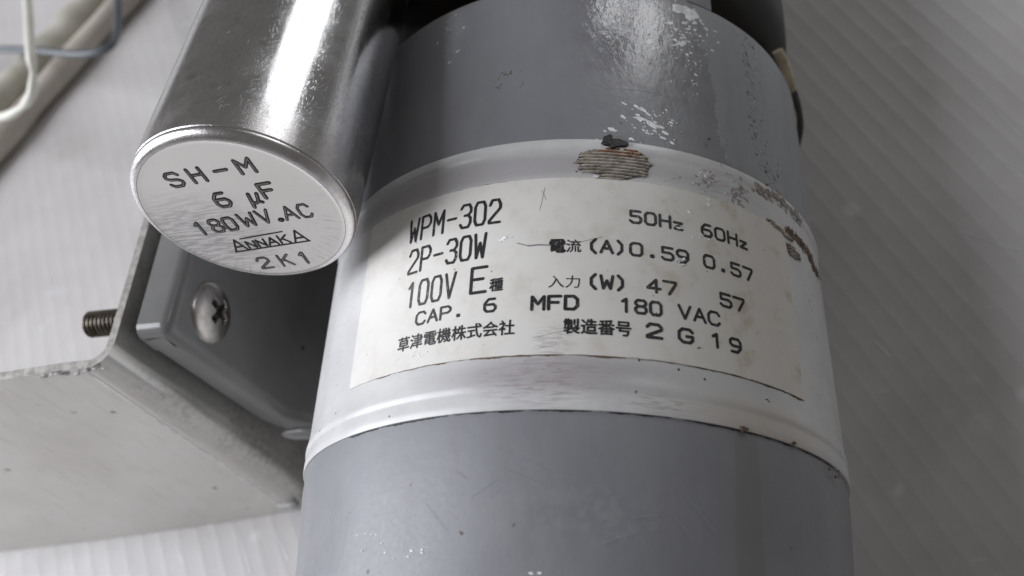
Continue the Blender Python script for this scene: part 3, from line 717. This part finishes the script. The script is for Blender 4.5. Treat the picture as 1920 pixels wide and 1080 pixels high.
obj('plate', V, F, STEEL, br, mats=[STEEL, CUT], fmat=FM)
# rubbed-bright ridge where the bend begins
V, F = [], []
V, F = [], []
for i in range(25):
    z = 31.5-76*i/24; wv = .30+.12*mnoise.noise(Vector((z*.3, 2, 0)))
    V += [shear((-80.5+wv, -24.67), z), shear((-80.5-wv, -24.68), z)]
    if i: F.append((2*i-2, 2*i, 2*i+1, 2*i-1))
obj('bend_ridge', V, F, flat('rubbed_steel', (.80, .79, .76), .5, 0, scale=500), br)
c_ = onplane(540, 946, 2, -41); V, F = ellipsoid((c_.x, c_.y, c_.z), (3.2, 1.2, 1.0)); obj('oval_blob', V, F, PALE, br)  # small pale ellipsoid near the foot of the bracket
V, F = [], []
for _ in range(16):                # burrs along the sheared corner
    x = random.uniform(-92, -76); y = -24.7-random.uniform(-.1, .5); r = random.uniform(.15, .5)
    v, f = ellipsoid((x, y, 31.6-random.uniform(0, .8)), (r*2.2, .22, r*.7), 8, 5); k = len(V); V += v; F += [tuple(i+k for i in t) for t in f]
q = obj('burrs', V, F, PALE, br); q['kind'] = 'stuff'

# ================================================================== SCREW
sc_ = thing('machine_screw', 'cross-recessed truss head screw through the mounting foot and bracket', 'screw', (FX, -10.0, 21.6))
cyc, czc = -10.2, 21.9; RH = 5.9
V, F, FM = [], [], []; nr, na = 40, 96
def dome(r): return FX+.05 + 2.2*math.sqrt(max(0, 1-(r/RH)**2))**1.15 if r < RH else FX+.02
for i in range(nr+1):
    r = RH*(1-(1-i/nr)**1.5) if False else RH*(i/nr)
    for k in range(na):
        a = 2*math.pi*k/na; u, v = r*math.cos(a), r*math.sin(a)
        ca, sa = math.cos(.42), math.sin(.42); p, q = u*ca-v*sa, u*sa+v*ca
        d1 = max(abs(p)-.75, abs(q)-2.6); d2 = max(abs(q)-.75, abs(p)-2.6); d_ = min(d1, d2)
        dep = max(0, min(1, -d_/.22+.3))*(1.9-.28*r)
        V.append((dome(r)-dep, cyc+u, czc+v))
for i in range(nr):
    for k in range(na):
        F.append((i*na+k, i*na+(k+1) % na, (i+1)*na+(k+1) % na, (i+1)*na+k))
        r_ = RH*(i+.5)/nr; FM.append(1 if dome(r_)-sum(V[q][0] for q in F[-1])/4 > .55 else 0)
obj('head', V, F, SCREW, sc_, mats=[SCREW, RECESS], fmat=FM)
prof = [(0.0, 2.1), (20.6-7.4, 2.1)]
prof = [(-.5, 2.2)]
t = 6.0
while t < 26.6:
    prof += [(t, 2.05), (t+.28, 2.62), (t+.42, 2.62), (t+.72, 2.05)]; t += .92
prof += [(t, 2.0), (t+.5, 1.6), (t+.55, 0)]
V, F, U, _ = lathe((FX, cyc, czc), (-1, 0, 0), prof, 32); obj('thread', V, F, THREAD, sc_)

# ================================================================== CAPACITOR
CP = Vector((-37.34711, -11.48714, 54.38457)); CD = Vector((-6.2241e-04, .993173, -.116655)).normalized(); RC = 16.4
cap = thing('capacitor', 'shiny aluminium can capacitor with stamped end face lying along the motor', 'capacitor', tuple(CP+CD*30-Vector((0, 0, RC))))
V, F, U, (e1, e2) = lathe(CP, CD, [(.12, RC-.09), (.2, RC-.015), (.4, RC), (10, RC), (25, RC), (40, RC), (60, RC), (74, RC), (75, RC-.8), (75, 0)], 192)
obj('can', V, F, ALU, cap, uvs=U)
pr = [(.13, RC-.14), (.05, RC-.08)]+[(-1.35*math.sin(math.radians(t)), RC-.06-1.35+1.35*math.cos(math.radians(t))) for t in (0, 15, 30, 45, 60, 75, 88)]
V, F, U, _ = lathe(CP, CD, pr, 192); obj('rim', V, F, ALU, cap, uvs=U)
V, F, U = [], [], []
rs = [RC-1.42, RC-1.75, RC-2.2, 10, 5, 0.01]; ts = [-1.33, -1.22, -1.15, -1.12, -1.10, -1.10]; n = 128
for r, t in zip(rs, ts):
    for k in range(n):
        a = 2*math.pi*k/n; u, v = r*math.cos(a), r*math.sin(a); V.append(tuple(CP+CD*t+e1*u+e2*v)); U.append((u, v))
for i in range(len(rs)-1):
    for k in range(n): F.append((i*n+k, i*n+(k+1) % n, (i+1)*n+(k+1) % n, (i+1)*n+k))
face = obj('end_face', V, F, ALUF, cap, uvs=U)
pf = Pen(lambda u, v, e: tuple(CP+CD*(-1.15-e)+e1*u+e2*v)); pi_ = Pen(lambda u, v, e: tuple(CP+CD*(-1.18-e)+e1*u+e2*v))
def stamp(ch, x, y, w_, h, pw=.60, inner=True, slant=.0):
    r_ = .035
    for st in G[ch]:
        P = [((x-w_/2)+p[0]*w_+slant*p[1], (y-h/2)+p[1]*h+(p[0]-.5)*w_*r_) for p in st]
        pf.ribbon(P, pw)
        if inner: pi_.ribbon(P, pw*.34)
for ch, x, y, w_ in (('S', -6.3, 8.35, 2.1), ('H', -2.5, 8.6, 1.9), ('M', 5.4, 9.0, 2.2)): stamp(ch, x, y, w_, 2.7)
stamp('-', 1.45, 8.85, 2.3, 2.7)
stamp('6', -1.8, 3.1, 2.1, 2.8); stamp('u', 3.3, 2.9, 2.2, 2.7, .62); stamp('F', 6.05, 3.75, 2.0, 2.9, .66)
for ch, x, y, w_ in (('1', -8.7, -2.3, 1.5), ('8', -5.9, -2.15, 1.7), ('0', -3.5, -2.1, 1.7)): stamp(ch, x, y, w_, 2.75, .55)
for ch, x, y, w_ in (('W', -.3, -1.7, 2.3), ('V', 2.6, -1.5, 1.9), ('A', 6.75, -1.4, 2.0), ('C', 9.3, -1.35, 1.7)): stamp(ch, x, y, w_, 2.75, .5)
pf.ribbon([(4.75, -2.62), (4.95, -2.6)], .95); pi_.ribbon([(4.8, -2.62), (4.9, -2.6)], .3)
for ch, x, y, w_, h in (('A', -5.0, -7.1, 2.2, 2.6), ('N', -2.8, -7.3, 1.3, 1.6), ('N', -1.0, -7.2, 1.3, 1.6), ('A', .9, -7.1, 1.6, 1.7), ('K', 3.0, -6.95, 1.5, 1.8), ('A', 5.6, -6.65, 2.3, 2.7)): stamp(ch, x, y, w_, h, .34, False)
pf.ribbon([(-3.9, -5.7), (3.6, -5.2)], .2); pf.ribbon([(-6.3, -8.6), (6.9, -8.0)], .26)
stamp('2', -3.1, -12.0, 1.9, 2.6, .5); stamp('K', .7, -11.9, 1.8, 2.6, .5); stamp('1', 4.0, -11.85, 1.5, 2.6, .6)
obj('stamped_letters', pf.V, pf.F, STAMP, face, smooth=False); obj('stamped_grooves', pi_.V, pi_.F, STAMPI, face, smooth=False)

canp = Pen(lambda s_, t, e: tuple(CP+CD*t+(e1*math.sin(s_/RC)+e2*math.cos(s_/RC))*(RC+.012+e*.3)))
for i in range(125):
    a = random.gauss(.74, .26) if i < 110 else random.uniform(-.6, 1.2); t = abs(random.gauss(0, 9))+1.0 if i < 110 else random.uniform(2, 50)
    L_ = random.uniform(.3, 1.6)*(1 if i < 110 else 1.6); th = random.gauss(.9, .5); q = random.uniform(-.3, .3)
    canp.ribbon([(a*RC, t), (a*RC+L_*.5*math.cos(th), t+L_*.5*math.sin(th)), (a*RC+L_*math.cos(th+q), t+L_*math.sin(th+q))], random.uniform(.02, .05))
q = obj('fine_scratches', canp.V, canp.F, flat('raw_scratch', (.85, .85, .84), .5, .6), cap, smooth=False); q['kind'] = 'stuff'

V, F, U, _ = lathe(CP+CD*66, CD, [(0, RC+.05), (0, RC+1.0), (10, RC+1.0), (10, RC+.05)], 96)
k = len(V); pc = CP+CD*71
for (x, z) in ((pc.x-RC-.2, pc.z), (pc.x-RC-1.4, pc.z), (-73.4, 31), (-74.8, 31), (-73.4, 14), (-74.8, 14)):
    for y in (pc.y-5, pc.y+5): V.append((x, y, z))
F += [tuple(k+i for i in t) for t in ((0,1,5,4),(2,3,7,6),(0,2,6,4),(1,3,7,5),(4,5,9,8),(6,7,11,10),(4,6,10,8),(5,7,11,9),(8,9,11,10),(0,1,3,2))]
obj('clamp', V, F, STEEL, br, smooth=False)

# ================================================================== WIRES AND HOSE (upper left)
def pz(px, py, z): p = onplane(px, py, 2, z); return (p.x, p.y, p.z)
P = [pz(60, -260, -40), pz(50, -120, -22), pz(50, -30, -8), pz(54, 40, -2), pz(57, 95, 0), pz(62, 140, -4), pz(58, 178, -8), pz(36, 205, -12), pz(0, 220, -16), pz(-60, 225, -24), pz(-160, 215, FLOOR+2)]
def wr(t): return 1.42-.55*math.exp(-((t-.49)/.035)**2)-.45*math.exp(-((t-.69)/.03)**2)
V, F = tube(spline(P, 16), wr, 16); o = obj('white_wire', V, F, WHITEW); o['label'] = 'white insulated wire curling over the grey wire'; o['category'] = 'wire'
P = [pz(-200, 150, FLOOR+2.2), pz(-70, 100, -34), pz(0, 93, -28), pz(70, 95, -24), pz(150, 102, -22), pz(198, 92, -22), pz(218, 66, -23), pz(221, 20, -25), pz(220, -60, -30), pz(225, -240, FLOOR+2.2)]
V, F = tube(spline(P, 12), 1.35, 16); o = obj('grey_wire', V, F, GREYW); o['label'] = 'grey insulated wire bent to a right angle near the pale hose'; o['category'] = 'wire'
P = [pz(420, -300, FLOOR+6.2), pz(312, -160, FLOOR+6.2), pz(202, -25, FLOOR+6.2), pz(134, 50, FLOOR+6.2), pz(64, 125, FLOOR+6.2), pz(0, 192, FLOOR+6.2), pz(-120, 300, FLOOR+6.2), pz(-260, 380, FLOOR+6.2)]
V, F = tube(spline(P, 14), lambda t: 6.1+.35*math.sin(t*37)+.3*math.sin(t*61+1), 32); o = obj('hose', V, F, HOSE); o['label'] = 'off-white vinyl hose lying on the floor under the two thin wires'; o['category'] = 'hose'
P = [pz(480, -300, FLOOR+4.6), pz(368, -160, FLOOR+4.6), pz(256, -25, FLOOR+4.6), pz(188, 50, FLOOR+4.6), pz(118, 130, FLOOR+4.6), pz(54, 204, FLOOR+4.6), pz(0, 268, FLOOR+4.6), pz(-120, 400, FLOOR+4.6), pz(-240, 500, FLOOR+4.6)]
V, F = tube(spline(P, 14), lambda t: 4.5+.25*math.sin(t*29), 28); o = obj('hose_shadow_tube', V, F, flat('hose_shadow_beige', (.46, .42, .365), .5, scale=60, var=.12)); o['label'] = 'beige tube on the floor added to stand in for the off-white hose shadow'; o['category'] = 'hose_shadow_tube'  # tube added in place of the warm shadow beside the hose
# long scuff lines on the sheet
fv, ff = [], []
for pts, wd in (([(1790, 135), (1850, 190), (1920, 258)], .22), ([(1815, 150), (1870, 205), (1925, 250)], .15), ([(1832, 272), (1880, 300), (1925, 322)], .3), ([(1795, 430), (1850, 452), (1925, 472)], .35), ([(1740, 390), (1800, 425)], .2), ([(1640, 640), (1668, 668)], .5), ([(60, 1035), (75, 1085)], .5), ([(330, 1020), (345, 1060)], .5), ([(450, 1010), (470, 1075)], .6), ([(520, 1000), (540, 1050)], .4), ([(215, 270), (245, 330)], .25), ([(80, 470), (90, 520)], .25)):
    P = [Vector(pz(x, y, FLOOR+.03)) for x, y in pts]
    for a, b in zip(P, P[1:]):
        t = (b-a).normalized(); n_ = Vector((-t.y, t.x, 0))*wd*random.uniform(.6, 1.2); k = len(fv)
        fv += [tuple(a-n_*.3), tuple(a+n_*.3), tuple(b+n_*.5), tuple(b-n_*.5)]; ff.append((k, k+1, k+2, k+3))
q = obj('scuff_lines', fv, ff, flat('pale_scuff', (.66, .66, .67), .5, scale=200, var=.12), fl, smooth=False); q['kind'] = 'stuff'
